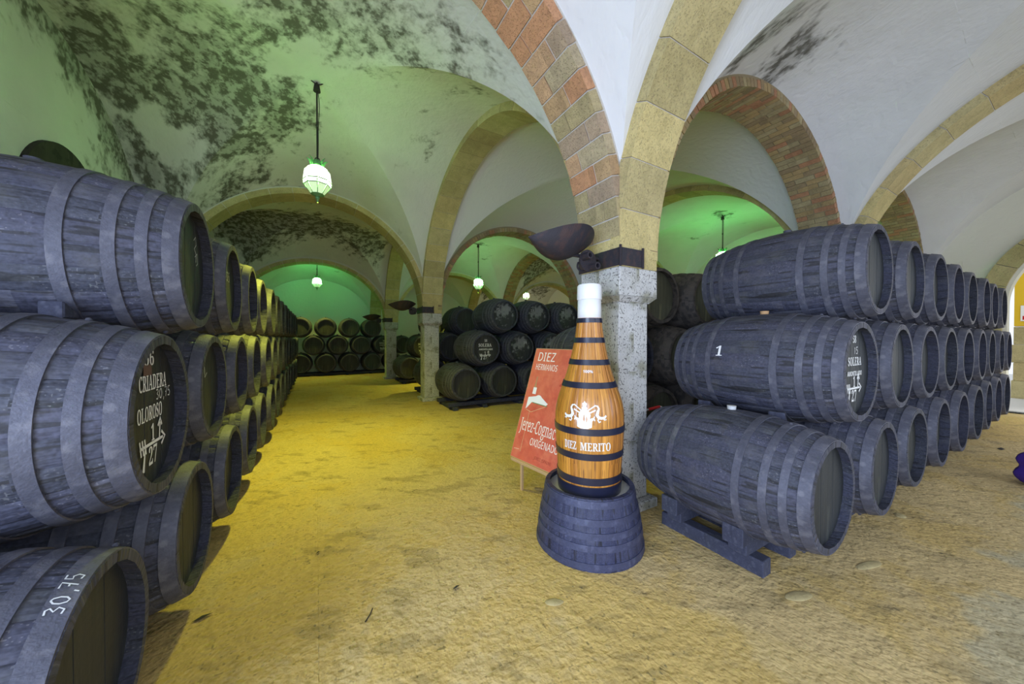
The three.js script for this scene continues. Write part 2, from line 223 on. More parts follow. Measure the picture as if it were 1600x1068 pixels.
// outer walls with their openings
function wallWithHoles(w0, w1, h, holes, thick) {
  const s = new THREE.Shape([[w0, 0], [w1, 0], [w1, h], [w0, h]].map(p => new THREE.Vector2(...p)));
  for (const [a, b, y0, y1, arch] of holes) { const p = new THREE.Path(); p.moveTo(a, y0); p.lineTo(b, y0); p.lineTo(b, y1); if (arch) p.absarc((a + b) / 2, y1, (b - a) / 2, 0, Math.PI, false); else p.lineTo(a, y1); p.lineTo(a, y0); s.holes.push(p); }
  return new THREE.ExtrudeGeometry(s, { depth: thick, bevelEnabled: false, curveSegments: 24 });
}
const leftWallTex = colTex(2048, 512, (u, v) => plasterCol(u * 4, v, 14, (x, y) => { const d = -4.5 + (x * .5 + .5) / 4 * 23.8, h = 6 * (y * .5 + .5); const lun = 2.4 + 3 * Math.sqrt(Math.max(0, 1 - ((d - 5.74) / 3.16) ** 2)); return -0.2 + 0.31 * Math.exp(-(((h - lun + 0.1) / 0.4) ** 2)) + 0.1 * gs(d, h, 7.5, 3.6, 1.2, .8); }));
{ // left wall runs along d; its shape is drawn in (d, y)
  const g = wallWithHoles(-4.5, 19.3, 6, [[-2.25, 0.35, 0, 3.05]], 0.35); const p = g.attributes.position, uv = g.attributes.uv;
  for (let k = 0; k < p.count; k++) uv.setXY(k, (p.getX(k) + 4.5) / 23.8, p.getY(k) / 6);
  g.rotateY(Math.PI / 2); g.translate(RL[0] - 0.35, 0, 0);
  struct('wall_left', g, std({ map: leftWallTex, bumpMap: rep(plasterBump, 12, 3), bumpScale: 0.012 }), 'whitewashed left wall with mouldy streaks');
}
{ const g = wallWithHoles(-2.66, 13.3, 6, [[-1.9, 1.9, 0, 3.6], [3.4, 7.2, 0, 3.6], [8.7, 12.5, 0, 3.6]], 0.35); g.translate(0, 0, 4.1); struct('wall_front', g, wallMat, 'wall behind the camera with three open bays'); }
{ const g = wallWithHoles(-2.66, 13.3, 6, [], 0.35); g.translate(0, 0, -19.35); struct('wall_back', g, wallMat, 'whitewashed end wall of the cellar'); }
const DOOR = { c: -0.55, R: 1.6, y: 2.4 };
{ const g = wallWithHoles(-4.45, 19.35, 6, [[DOOR.c - DOOR.R, DOOR.c + DOOR.R, 0, DOOR.y, true]], 0.4); g.rotateY(Math.PI / 2); g.translate(13.3, 0, 0); struct('wall_right', g, std({ color: RGB(0.74, 0.72, 0.6), bumpMap: rep(plasterBump, .6), bumpScale: .012 }), 'right wall with an arched doorway to the outside'); }

// ---------------------------------------------------------------- arches, built stone by stone
function arc(a, b) {                                                // ellipse (-a..a, 0..b) resampled by length
  const N = 400, T = [], Lh = [0]; for (let k = 0; k <= N; k++) T.push(Math.PI * k / N);
  for (let k = 1; k <= N; k++) Lh.push(Lh[k - 1] + Math.hypot(a * (Math.cos(T[k]) - Math.cos(T[k - 1])), b * (Math.sin(T[k]) - Math.sin(T[k - 1]))));
  const total = Lh[N];
  return { total, at(s, off = 0) { s = clamp(s, 0, total); let lo = 0, hi = N; while (hi - lo > 1) { const m = (lo + hi) >> 1; if (Lh[m] <= s) lo = m; else hi = m; } const t = T[lo] + (T[hi] - T[lo]) * (s - Lh[lo]) / Math.max(1e-9, Lh[hi] - Lh[lo]); let nx = Math.cos(t) / a, ny = Math.sin(t) / b; const l = Math.hypot(nx, ny); return [a * Math.cos(t) + off * nx / l, b * Math.sin(t) + off * ny / l]; } };
}
function archPiece(A, s0, s1, o0, o1, w0, w1, n = 1) {               // wedge of an arch ring: local x along the span, y up, z across
  const pos = [], idx = [], uv = []; const ring = [];
  for (let k = 0; k <= n; k++) { const s = s0 + (s1 - s0) * k / n; const a = A.at(s, o0), b = A.at(s, o1); ring.push([[a[0], a[1], w0], [a[0], a[1], w1], [b[0], b[1], w1], [b[0], b[1], w0], s]); }
  const quad = (p, q, r, t, U) => { const k = pos.length / 3; pos.push(...p, ...q, ...r, ...t); uv.push(...U); idx.push(k, k + 1, k + 2, k, k + 2, k + 3); };
  for (let k = 0; k < n; k++) { const P = ring[k], Q = ring[k + 1]; for (let e = 0; e < 4; e++) { const f = (e + 1) % 4; const va = e % 2 ? o0 : w0, vb = e % 2 ? o1 : w1; quad(P[e], P[f], Q[f], Q[e], [P[4], va, P[4], vb, Q[4], vb, Q[4], va]); } }
  const P = ring[0], Q = ring[n]; quad(P[0], P[3], P[2], P[1], [w0, o0, w0, o1, w1, o1, w1, o0]); quad(Q[0], Q[1], Q[2], Q[3], [w0, o0, w1, o0, w1, o1, w0, o1]);
  return geoFrom(pos, idx, uv);
}
function arch(kind, along, line, a0, a1, apex, label) {
  const half = (a1 - a0) / 2 - HALF, mid = (a0 + a1) / 2, A = arc(half, apex - SP);
  const g = thing(kind === 'stone' ? 'stone_arch' : 'brick_arch', label, 'arch');
  g.userData.kind = 'structure';
  if (along === 'r') g.position.set(mid, SP, -line); else { g.position.set(line, SP, -mid); g.rotation.y = Math.PI / 2; }
  part('mortar_core', archPiece(A, 0, A.total, 0.012, RING + 0.3, -HALF + .012, HALF - .012, 60), kind === 'stone' ? mortar : kind === 'brick' ? mortar : oldMortar, g);
  const cell = kind === 'stone' ? 0.42 : kind === 'brick' ? 0.175 : 0.085, n = Math.round(A.total / cell), gap = kind === 'stone' ? 0.005 : kind === 'brick' ? 0.007 : 0.006;
  for (let k = 0; k < n; k++) {
    const s0 = A.total * k / n + gap, s1 = A.total * (k + 1) / n - gap;
    if (kind === 'stone' || k < 1 || k > n - 2) { part('voussoir', archPiece(A, s0, s1, rr(0, .004), RING, -HALF - rr(0, .006), HALF + rr(0, .006), 3), stones[Math.floor(rnd() * 5)], g); continue; }
    const M = kind === 'brick' ? bricks : thinBricks; let cuts;
    if (kind === 'brick') cuts = k % 2 ? [-HALF, rr(-.1, -.03), HALF] : [-HALF, rr(.04, .12), HALF]; else cuts = k % 2 ? [-HALF, rr(-.03, .03), HALF] : [-HALF, rr(-.15, -.1), rr(.1, .15), HALF];
    for (let q = 0; q + 1 < cuts.length; q++) { if (kind !== 'brick' && cuts.length === 4 && q === 1 && false) continue; part('brick', archPiece(A, s0, s1, rr(-.004, .006), RING - rr(0, .02), cuts[q] + (q ? gap : -rr(0, .006)), cuts[q + 1] - (q + 2 < cuts.length ? gap : -rr(0, .006)), 1), M[Math.floor(rnd() * M.length)], g); }
  }
}
const lineName = ['over the camera', 'at the nearest pillar', 'at the second pillar', 'at the third pillar'];
const dKinds = [null, ['brick', 'thin', 'thin'], ['stone', 'thin', 'stone'], ['stone', 'stone', 'stone']];
const dLab = [null,
  ['pale orange brick arch rising left from the nearest pillar out of the frame', 'rough ochre brick arch just behind the stone arch, right of the nearest pillar', 'brick arch above the far end of the right-hand barrel stack'],
  ['broad yellow stone arch across the left aisle, behind the nearest lantern', 'brown brick arch around the green lantern beyond the nearest pillar', 'stone arch deep in the right aisle beyond the green bay'],
  ['stone block arch framing the farthest green bay of the left aisle', 'stone arch seen below the lantern beyond the second pillar', 'farthest stone arch around the white lit vault']];
for (let j = 1; j <= 3; j++) for (let i = 0; i < 3; i++) arch(dKinds[j][i], 'r', DL[j], RL[i], RL[i + 1], apexD(i, j), dLab[j][i]);
const rLab = [['large pale stone arch rising right from the nearest pillar out of the frame', 'yellow stone arch spanning from the second pillar to the nearest pillar', 'narrow stone arch between the second and third pillars', 'stone arch between the third pillar and the end wall'],
  ['stone arch crossing the upper right corner above the right-hand barrels', 'stone block arch framing the green bay with the lantern above the right-hand barrels', 'small brick-edged arch right of the lantern beyond the nearest pillar', 'stone arch at the far end between the middle aisles']];
for (let i = 1; i <= 2; i++) for (let j = 0; j < 4; j++) arch(i === 2 && j === 2 ? 'thin' : 'stone', 'd', RL[i], DL[j], DL[j + 1], apexR(i, j), rLab[i - 1][j]);

// ---------------------------------------------------------------- pillars
function pillar(r, d, label, wr = 1, wd = 1, or = 0, od = 0) {       // wr, wd < 1: engaged in a wall
  const g = thing('stone_pillar', label, 'pillar', r + or, 0, d + od);
  const W = (w) => [2 * w * wr, 2 * w * wd];
  const put = (n, w, y0, y1, m, b) => part(n, box(W(w)[0], y1 - y0, W(w)[1], 0, (y0 + y1) / 2, 0, b), m, g);
  put('plinth', .27, -0.03, 0.085, pillarMat, .012); put('shaft', .2, 0.085, 2.0, pillarMat, .02);
  const c = (y0, w0, y1, w1) => { const [a, b] = W(w0), [e, f] = W(w1), pos = [], idx = []; for (const [x, z, y] of [[-a, -b, y0], [a, -b, y0], [a, b, y0], [-a, b, y0], [-e, -f, y1], [e, -f, y1], [e, f, y1], [-e, f, y1]]) pos.push(x / 2, y, z / 2); for (let k = 0; k < 4; k++) { const l = (k + 1) % 4; idx.push(k, k + 4, l, l, k + 4, l + 4); } return uvBox(toCreasedNormals(geoFrom(pos, idx), .3)); };
  part('capital', merge([c(1.99, .205, 2.045, .26), box(...[W(.26)[0], .265, W(.26)[1]], 0, 2.1775, 0, .012)]), pillarMat, g);
  put('impost', .258, 2.31, 2.46, stones[2], .008);
  return g;
}
const pl = { '1,1': 'nearest grey stone pillar, behind the giant bottle', '1,2': 'second stone pillar with lit left aisle floor at its foot', '1,3': 'third and farthest stone pillar of the left aisle' };
for (let i = 1; i <= 2; i++) for (let j = 1; j <= 3; j++) pillar(RL[i], DL[j], pl[i + ',' + j] || `stone pillar of the middle aisle, ${['', 'hidden behind the right-hand barrels', 'hidden behind the giant bottle', 'deep behind the barrels beyond the second pillar'][j]}`);
for (const [j, t] of [[1, 'beside the camera'], [2, 'behind the left barrel stack'], [3, 'at the far end of the left barrel stack']]) { pillar(RL[0], DL[j], 'half pillar against the left wall ' + t, .5, 1, .135, 0); pillar(RL[3], DL[j], `half pillar against the right wall, ${['', 'nearest', 'middle', 'farthest'][j]} of three`, .5, 1, -.135, 0); }
for (const [i, t] of [[1, 'left'], [2, 'right']]) { pillar(RL[i], DL[4], `half pillar against the end wall, ${t} of two`, 1, .5, 0, -.135); pillar(RL[i], DL[0], `half pillar against the wall behind the camera, ${t} of two`, 1, .5, 0, .135); }

// ---------------------------------------------------------------- barrels
const BL = 1.26, BR = 0.355, BB = 0.455;
const prof = z => { const t = 1 - 2 * (-z / BL); return BR + (BB - BR) * (1 - Math.pow(Math.abs(t), 2.15)); };   // axis along z, front rim at z = 0
function staveShell(fn, z0, z1, a0, a1, nz, thick, groove, chamfer = 0) {
  const pos = [], uv = [], idx = []; const am = (a0 + a1) / 2, uvR = fn((z0 + z1) / 2);
  for (let k = 0; k <= nz; k++) {
    const z = z0 + (z1 - z0) * k / nz, R = fn(z); const P = (a, q) => { pos.push(q * Math.cos(a), q * Math.sin(a), z); uv.push(a * uvR, z); };
    const e = 0.0; P(a0 + e, R - groove); P(a0 + (a1 - a0) * .12, R); P(am, R); P(a0 + (a1 - a0) * .88, R); P(a1 - e, R - groove); P(a1, R - thick); pos.push((R - thick) * Math.cos(a0), (R - thick) * Math.sin(a0), z); uv.push(a0 * uvR, z);
    if (k) { const b = k * 7, c = b - 7; for (let q = 0; q < 7; q++) { const w = (q + 1) % 7; idx.push(c + q, b + q, c + w, c + w, b + q, b + w); } }
  }
  for (const b of [0, nz * 7]) for (let q = 1; q < 6; q++) idx.push(b, b + q, b + q + 1);
  return toCreasedNormals(geoFrom(pos, idx, uv), 0.5);
}
const NST = 24;
function bodyGeo(fn, z0, z1, nz, inner) { const l = []; for (let k = 0; k < NST; k++) l.push(staveShell(fn, z0, z1, 2 * Math.PI * k / NST, 2 * Math.PI * (k + 1) / NST, nz, inner, .004)); return merge(l); }
function hoopGeo(fn, za, zb, seg, t = .006) {
  const pts = [[fn(za) - .004, za], [fn(za) + t, za], [fn((za + zb) / 2) + t, (za + zb) / 2], [fn(zb) + t, zb], [fn(zb) - .004, zb]];
  const g = new THREE.LatheGeometry(pts.map(p => new THREE.Vector2(p[0], p[1])), seg); const uv = g.attributes.uv, p = g.attributes.position;
  for (let k = 0; k < uv.count; k++) uv.setXY(k, uv.getX(k) * 2.6, p.getY(k) * 1.0);
  g.rotateX(Math.PI / 2); return toCreasedNormals(g, .6);               // lathe y -> z
}
function headBoards(R, z, n, dir) {                                   // vertical boards of a barrel head, seen from +z
  const out = []; for (let k = 0; k < n; k++) {
    const x0 = -R + 2 * R * k / n + .0015, x1 = -R + 2 * R * (k + 1) / n - .0015, s = new THREE.Shape(), N = 6, Y = x => Math.sqrt(Math.max(0, R * R - x * x));
    for (let q = 0; q <= N; q++) { const x = x0 + (x1 - x0) * q / N; q ? s.lineTo(x, -Y(x)) : s.moveTo(x, -Y(x)); } for (let q = N; q >= 0; q--) { const x = x0 + (x1 - x0) * q / N; s.lineTo(x, Y(x)); }
    const g = new THREE.ExtrudeGeometry(s, { depth: .02, bevelEnabled: false }); g.translate(0, 0, z - .02 + (k % 2 ? .0012 : 0)); const uv = g.attributes.uv, p = g.attributes.position; for (let q = 0; q < p.count; q++) uv.setXY(q, p.getX(q) + .5, p.getY(q) + .5); out.push(g);
  } return out;
}
const HOOPS = [[0, .062], [.105, .15], [.205, .252], [.355, .405]];
const hoopZ = []; for (const [a, b] of HOOPS) { hoopZ.push([-a - .003, -b]); hoopZ.push([-(BL - b), -(BL - a - .003)]); }
const G = { bodyFar: bodyGeo(prof, 0, -BL, 10, .035), headFar: merge(headBoards(BR - .02, -.078, 7)), backFar: merge(headBoards(BR - .02, -BL + .08, 7)), hoopsFar: hoopZ.map(([a, b]) => hoopGeo(prof, b, a, 36)), hoopsNear: hoopZ.map(([a, b]) => hoopGeo(prof, b, a, 72)), boards: headBoards(BR - .02, -.055, 7), stave: [0, 1].map(() => staveShell(prof, 0, -BL, 0, 2 * Math.PI / NST, 14, .035, .005)), bung: new THREE.CylinderGeometry(.033, .03, .03, 14).translate(0, BB + .012, -BL / 2) };
const staveSet = []; for (let k = 0; k < NST; k++) { staveSet.push(staveShell(prof, 0, -BL, 2 * Math.PI * k / NST, 2 * Math.PI * (k + 1) / NST, 14, .035, .005)); }
for (const k of ['bodyFar', 'headFar', 'backFar', 'bung']) G[k].translate(0, BB, 0); G.boards.forEach(g => g.translate(0, BB, 0)); G.hoopsFar.forEach(g => g.translate(0, BB, 0)); G.hoopsNear.forEach(g => g.translate(0, BB, 0)); staveSet.forEach(g => g.translate(0, BB, 0));
const rivetGeo = new THREE.SphereGeometry(.012, 8, 6);
function makeBarrel(near, bodyMat, hMat, hpMat = hoopMat, bungMat = hoopMat) {
  const g = new THREE.Group();
  if (near) { staveSet.forEach((s, k) => part('stave', s, near === 2 ? bodyMat : paint[(k * 7) % 3], g)); G.boards.forEach(b => part('head_board', b, hMat, g)); } else { part('body', G.bodyFar, bodyMat, g); part('head', G.headFar, hMat, g); }
  part('back_head', G.backFar, hMat, g);
  (near ? G.hoopsNear : G.hoopsFar).forEach((h, k) => { const m = part('hoop', h, hpMat, g); if (near) { const a = 1.1 + k * 1.7, zz = (hoopZ[k][0] + hoopZ[k][1]) / 2, R = prof(zz) + .007; const rv = rivetGeo.clone(); rv.rotateZ(a - Math.PI / 2); rv.translate(R * Math.cos(a), R * Math.sin(a) + BB, zz); part('rivet', rv, hpMat, m); } });
  part('bung', G.bung, bungMat, g);
  return g;
}
const proto = { far0: makeBarrel(0, paint[0], headMat), far1: makeBarrel(0, paint[1], headMat), far2: makeBarrel(0, paint[2], headMat), near: makeBarrel(1, paint[0], darkHead), nearCork: makeBarrel(1, paint[0], darkHead, hoopMat, corkMat), nearWhite: makeBarrel(1, paint[0], darkHead, hoopMat, capMat), chalky: makeBarrel(0, paint[1], chalkyMat), brown: makeBarrel(0, brownPaint, olivePaint, brownPaint) };
function barrel(kind, r, d, yc, turn, label, group) {                 // r, d: centre of the front rim; yc: height of the axis
  const g = proto[kind].clone(); g.name = numbered('wine_barrel'); g.position.set(r, yc - BB, -d); g.rotation.y = turn; scene.add(g); return tag(g, label, 'barrel', group);
}
const ORD = ['first', 'second', 'third', 'fourth', 'fifth', 'sixth', 'seventh', 'eighth', 'ninth', 'tenth', 'eleventh', 'twelfth', 'thirteenth', 'fourteenth', 'fifteenth'];
const TIER = ['bottom', 'middle', 'top'];
const B = {};
function row(key, tier, n, place, label, group, kindOf) { for (let k = 0; k < n; k++) { const [r, d, y, t] = place(k); B[key + tier + k] = barrel(kindOf ? kindOf(k) : 'far' + (k * 5 + tier) % 3, r + rr(-.012, .012), d + rr(-.01, .01), y, t + rr(-.012, .012), label(k), group); } }
const LY = [0.53, 1.305, 2.08], RY = [0.63, 1.41, 2.21];
for (let t = 0; t < 3; t++) row('L', t, 14 - (t === 2 ? 1 : 0), k => [[-0.63, -0.63, -0.62][t], [1.70, 2.19, 2.72][t] + 1.01 * k, LY[t], Math.PI / 2], k => `black wine barrel, ${ORD[k]} from the camera in the ${TIER[t]} tier along the left wall`, 'barrels along the left wall', k => k < 2 && !(k && t === 0 && false) ? 'near' : 'far' + (k * 5 + t) % 3);
for (let t = 0; t < 3; t++) row('R', t, [9, 9, 8][t], k => [[2.88, 3.44, 3.96][t] + 1.0 * k, [.84, .87, .89][t], RY[t], 0], k => `black wine barrel, ${ORD[k]} from the pillar in the ${TIER[t]} tier of the right-hand stack`, 'barrels of the right-hand stack', k => k === 0 ? (t === 0 ? 'nearWhite' : t === 1 ? 'nearCork' : 'near') : k === 1 ? 'near' : 'far' + (k * 5 + t) % 3);
for (let t = 0; t < 3; t++) row('Rb', t, 3, k => [[3.9, 3.4, 3.92][t] + k * 1.0, 2.86, RY[t], 0], k => `brownish barrel, ${ORD[k]} from the pillar in the ${TIER[t]} tier behind the right-hand stack`, 'barrels behind the right-hand stack', k => t === 1 && k === 0 ? 'far0' : 'brown');
for (let t = 0; t < 3; t++) row('M', t, 4 - (t === 2 ? 1 : 0), k => [[2.98, 3.5, 4.0][t] + .98 * k, 7.28, [.6, 1.41, 2.22][t], 0], k => `dark barrel, ${ORD[k]} from the left in the ${TIER[t]} tier beside the second pillar`, 'barrels beside the second pillar', k => (t === 2 || (t === 1 && k > 0)) ? 'chalky' : 'far' + k % 3);
for (let t = 0; t < 3; t++) row('Mb', t, 3, k => [[2.98, 3.45, 3.9][t] + .98 * k, 9.5, [.6, 1.39, 2.19][t], 0], k => `dark barrel, ${ORD[k]} from the left in the ${TIER[t]} tier just behind the second pillar`, 'barrels behind the second pillar');
for (let t = 0; t < 3; t++) row('T', t, 3, k => [[2.93, 3.42, 3.9][t] + .98 * k, 12.5, [.58, 1.36, 2.15][t], 0], k => `dark barrel, ${ORD[k]} from the left in the ${TIER[t]} tier beside the third pillar`, 'barrels beside the third pillar');
for (let t = 0; t < 3; t++) row('E', t, 5 - (t === 2 ? 1 : 0), k => [[-.61, -.13, -.62][t] + .96 * k, 17.0, [.56, 1.35, 2.14][t], 0], k => `dark barrel, ${ORD[k]} from the left in the ${TIER[t]} tier against the green end wall`, 'barrels against the end wall');

// lettering on barrel heads (flat paint, 3 mm in front of the boards)
const headZ = (g, z = -.0505) => { g.translate(0, BB, z); return g; };
function arrowMark(n1, n2) { const l = [stroke2d([[-.14, 0], [.12, 0]], .014), stroke2d([[.1, .032], [.145, .0], [.1, -.032]], .015), stroke2d([[-.115, .035], [-.1, -.035]], .012), stroke2d([[-.14, .035], [-.125, -.035]], .011), stroke2d([[-.09, .035], [-.075, -.035]], .011), stroke2d([[-.085, -.01], [-.105, -.11]], [.008, .024]), stroke2d([[.075, .0], [.085, .08]], .013), stroke2d([[.06, .065], [.088, .1], [.106, .062]], .015), at2d(text2d(n1, .08, 'serif_bold', .7), .0, .05), at2d(text2d(n2, .085, 'serif_bold', .75), .0, -.055)]; return merge(l); }
const line = (str, size, w, x, y, f = 'serif_bold') => fitW(text2d(str, size, f), w, x).translate(0, y, 0);
part('lettering', headZ(merge([line('56', .07, .1, .0, .255), line('CRIADERA', .072, .31, .045, .14), line('OLOROSO', .068, .27, .005, .0), at2d(arrowMark('1', '27'), .03, -.145)])), white, B.L10, 'white stencilled lettering and arrow mark');
part('chalk_number', headZ(at2d(chalk('30,75', .048, .006), .16, .074)), chalkMat, B.L10, 'chalk number');
part('paper_tag', headZ(at2d(new THREE.PlaneGeometry(.09, .05), -.02, .2)), std({ color: RGB(.13, .075, .055) }), B.L10, 'small torn brownish paper tag');
part('lettering', headZ(merge([at2d(text2d('58', .055, 'serif_bold', .8), .02, .235), at2d(chalk('15', .05, .006), .05, .15), at2d(text2d('SOLERA', .062, 'serif_bold', .75), .03, .07), at2d(text2d('AMONTILLADO', .034, 'sans_bold', .85), .03, -.02), at2d(arrowMark('1', '27'), .02, -.13)])), white, B.R10, 'white stencilled lettering and arrow mark');
for (const k of ['M10', 'T10', 'E13']) part('lettering', headZ(merge([at2d(text2d('58', .06, 'serif_bold', .8), .02, .19), at2d(text2d('SOLERA', .075, 'serif_bold', .8), .0, .08), at2d(text2d('AMONTILLADO', .04, 'sans_bold', .9), .02, -.02), at2d(arrowMark('1', '27'), .0, -.16)]), -.0735), white, B[k], 'white stencilled lettering and arrow mark');
for (const [k, s, x, y] of [['M20', '75', -.17, .14], ['M21', '27', -.15, .15], ['M22', '20', -.15, .14], ['M11', '29', .15, .13], ['M12', '27', -.1, .1]]) part('chalk_number', headZ(at2d(chalk(s, .06, .009), x, y), -.0735), chalkMat, B[k], 'chalk number');
part('chalk_signature', headZ(at2d(merge([stroke2d([[-.02, .1], [.02, .13], [.03, .08], [-.01, .05], [.03, .02], [.02, -.03]], .006), stroke2d([[0, .0], [.05, .03], [.06, -.03], [.03, -.05]], .005)]), .13, .08)), chalkMat, B.L20, 'chalk scribble');
part('chalk_signature', headZ(at2d(stroke2d([[0, .05], [.01, -.03], [.06, .0]], .008), -.05, .1)), chalkMat, B.L11, 'chalk tick');
part('chalk_signature', headZ(at2d(chalk('S5', .08, .007), .04, .1)), chalkMat, B.L21, 'chalk scribble');
const onSide = (g, a0, z0, m) => wrap(g, (x, y) => { const z = z0 + m[0] * x + m[1] * y, R = prof(z) + .009, a = a0 + (m[2] * x + m[3] * y) / R; return [R * Math.cos(a), R * Math.sin(a) + BB, z]; });
part('chalk_number', onSide(chalk('30,75', .036, .004), 1.93, -.035, [0, -1, -1, 0]), chalkMat, B.L00, 'chalk number');
part('painted_number', onSide(text2d('1', .09, 'serif_bold', 1), Math.PI - 0.3, -.78, [1, 0, 0, -1]), white, B.R10, 'white painted numeral');
// stands and wedges under the barrels
function stand(label, r0, r1, dA, dB, top, sleepers) {                // two long bearers across, short sleepers under them
  const g = thing('barrel_stand', label, 'stand', (r0 + r1) / 2, 0, (dA + dB) / 2), w = r1 - r0, dm = (dA + dB) / 2;
  for (const d of [dA, dB]) part('bearer', box(w, .09, .13, 0, top - .045, -(d - dm), .01), beamMat, g);
  for (const s of sleepers) part('sleeper', box(.11, top - .09 + .02, dB - dA + .3, s - (r0 + r1) / 2, (top - .09 - .02) / 2, 0, .01), beamMat, g);
  return g;
}
stand('dusty dark timber stand under the right-hand barrel stack', 2.62, 11.4, 1.3, 1.8, RY[0] - BB + .02, [2.72, 3.12, 4.4, 5.4, 6.4, 7.4, 8.4, 9.4, 10.4]);
stand('dark timber stand under the barrels beside the second pillar', 2.6, 6.5, 7.5, 8.25, .16, [2.75, 3.5, 4.5, 5.5, 6.3]);
stand('dark timber stand under the barrels behind the second pillar', 2.6, 5.6, 9.75, 10.5, .16, [2.75, 3.5, 4.5, 5.4]);
stand('dark timber stand under the barrels beside the third pillar', 2.6, 5.5, 12.75, 13.5, .14, [2.75, 3.5, 4.5, 5.3]);
stand('dark timber stand under the barrels against the end wall', -1.1, 3.9, 17.25, 17.95, .12, [-.9, .2, 1.2, 2.2, 3.2]);
stand('dark timber stand behind the right-hand stack', 3.5, 6.7, 3.15, 3.8, RY[0] - BB + .03, [3.7, 4.6, 5.6]);
{ const g = thing('barrel_stand', 'low dark bearers under the left barrel stack', 'stand', -1.25, 0, 8.2); for (const r of [-.3, .3]) part('bearer', box(.12, .07, 14.6, r, .035, 0, .01), beamMat, g); }
function wedge(r, d, y, turn, label, s = 1) { const sh = new THREE.Shape([[0, 0], [.2, 0], [.2, .03], [.02, .12], [0, .12]].map(p => new THREE.Vector2(p[0] * s, p[1] * s))); const e = new THREE.ExtrudeGeometry(sh, { depth: .13 * s, bevelEnabled: true, bevelSize: .006, bevelThickness: .006, bevelSegments: 1 }); e.translate(-.1 * s, 0, -.065 * s); const m = solo('wooden_wedge', uvBox(e), beamMat, label, 'wedge', 'wooden wedges chocking the barrels'); m.position.set(r, y, -d); m.rotation.y = turn; return m; }
const BT = RY[0] - BB + .02;
wedge(2.66, 1.3, BT, 0, 'front wooden wedge on the timber stand under the nearest right-hand barrel');
wedge(2.66, 1.8, BT, 0, 'rear wooden wedge on the timber stand under the nearest right-hand barrel');
wedge(3.1, 1.25, 1.0, .3, 'wooden wedge between the first bottom and middle right-hand barrels', .7);
wedge(3.1, 1.8, 1.0, .2, 'rear wooden wedge between the first bottom and middle right-hand barrels', .7);
wedge(-1.0, 2.33, 1.745, Math.PI / 2, 'bluish wooden wedge between the first middle and top left barrels', .5);

// ---------------------------------------------------------------- the giant bottle on its tub
const goldTex = colTex(512, 512, (u, v) => { const s = fbm(u, v, 60, 3, 301, 4), n = fbm(u, v, 5, 4, 307, 3), g = Math.pow(Math.abs(Math.sin((u * 14 + 1.2 * fbm(u, v, 4, 3, 311, 2)) * Math.PI)), 6); const k = 0.75 + 0.45 * s + 0.3 * (n - .5); return mixc([0.58 * k, 0.25 * k, 0.035 * k], [0.14, 0.045, 0.01], 0.55 * g * s + 0.5 * sstep(.62, .75, fbm(u, v, 70, 2, 317, 8))); });
const golds = [[1, 1, 1], [.82, .74, .7], [1.12, 1.15, 1.25], [.92, .88, .8]].map((c, i) => { const t = rep(goldTex, 2.2, 1); t.offset.set(i * .27, i * .31); return new THREE.MeshPhysicalMaterial({ map: t, color: RGB(...c), roughness: .45, clearcoat: .6, clearcoatRoughness: .18, bumpMap: rep(paintBump, 2), bumpScale: .002, side: THREE.DoubleSide }); });
const navy = new THREE.MeshPhysicalMaterial({ color: RGB(.012, .014, .035), roughness: .35, clearcoat: .4, clearcoatRoughness: .25, side: THREE.DoubleSide });
const TR = 1.95, TD = 2.11;
const tubPaint = [[.62, .68, 1.05], [.75, .8, 1.15]].map(c => std({ map: rep(paintTex, 1.1), color: RGB(...c), bumpMap: rep(paintBump, 1.2), bumpScale: .005, roughness: .6 })), tubHoop = std({ map: rep(hoopTex, 1.3), color: RGB(.62, .68, 1), roughness: .55, metalness: .1 });
{
  const H = .475, fn = z => .43 - (.43 - .352) * Math.pow(Math.max(0, z) / H, 1.35);  // z is height here
  const g = thing('barrel_tub', 'dark half-barrel tub standing on its cut end under the giant bottle', 'tub', TR, 0, TD);
  for (let k = 0; k < NST; k++) { const s = staveShell(fn, -.02, H, 2 * Math.PI * k / NST, 2 * Math.PI * (k + 1) / NST, 8, .03, .004); s.rotateX(-Math.PI / 2); part('stave', s, tubPaint[k % 2], g); }
  for (const [a, b] of [[.01, .055], [.13, .175], [.21, .255], [.3, .345], [.415, .465]]) { const h = hoopGeo(fn, a, b, 72, .005); h.rotateX(-Math.PI / 2); part('hoop', h, tubHoop, g); }
  part('head', new THREE.CylinderGeometry(.33, .33, .025, 48).translate(0, H - .055, 0), std({ color: RGB(.42, .41, .38), bumpMap: rep(grainBump, 3), bumpScale: .003 }), g, 'dusty grey barrel head');
}
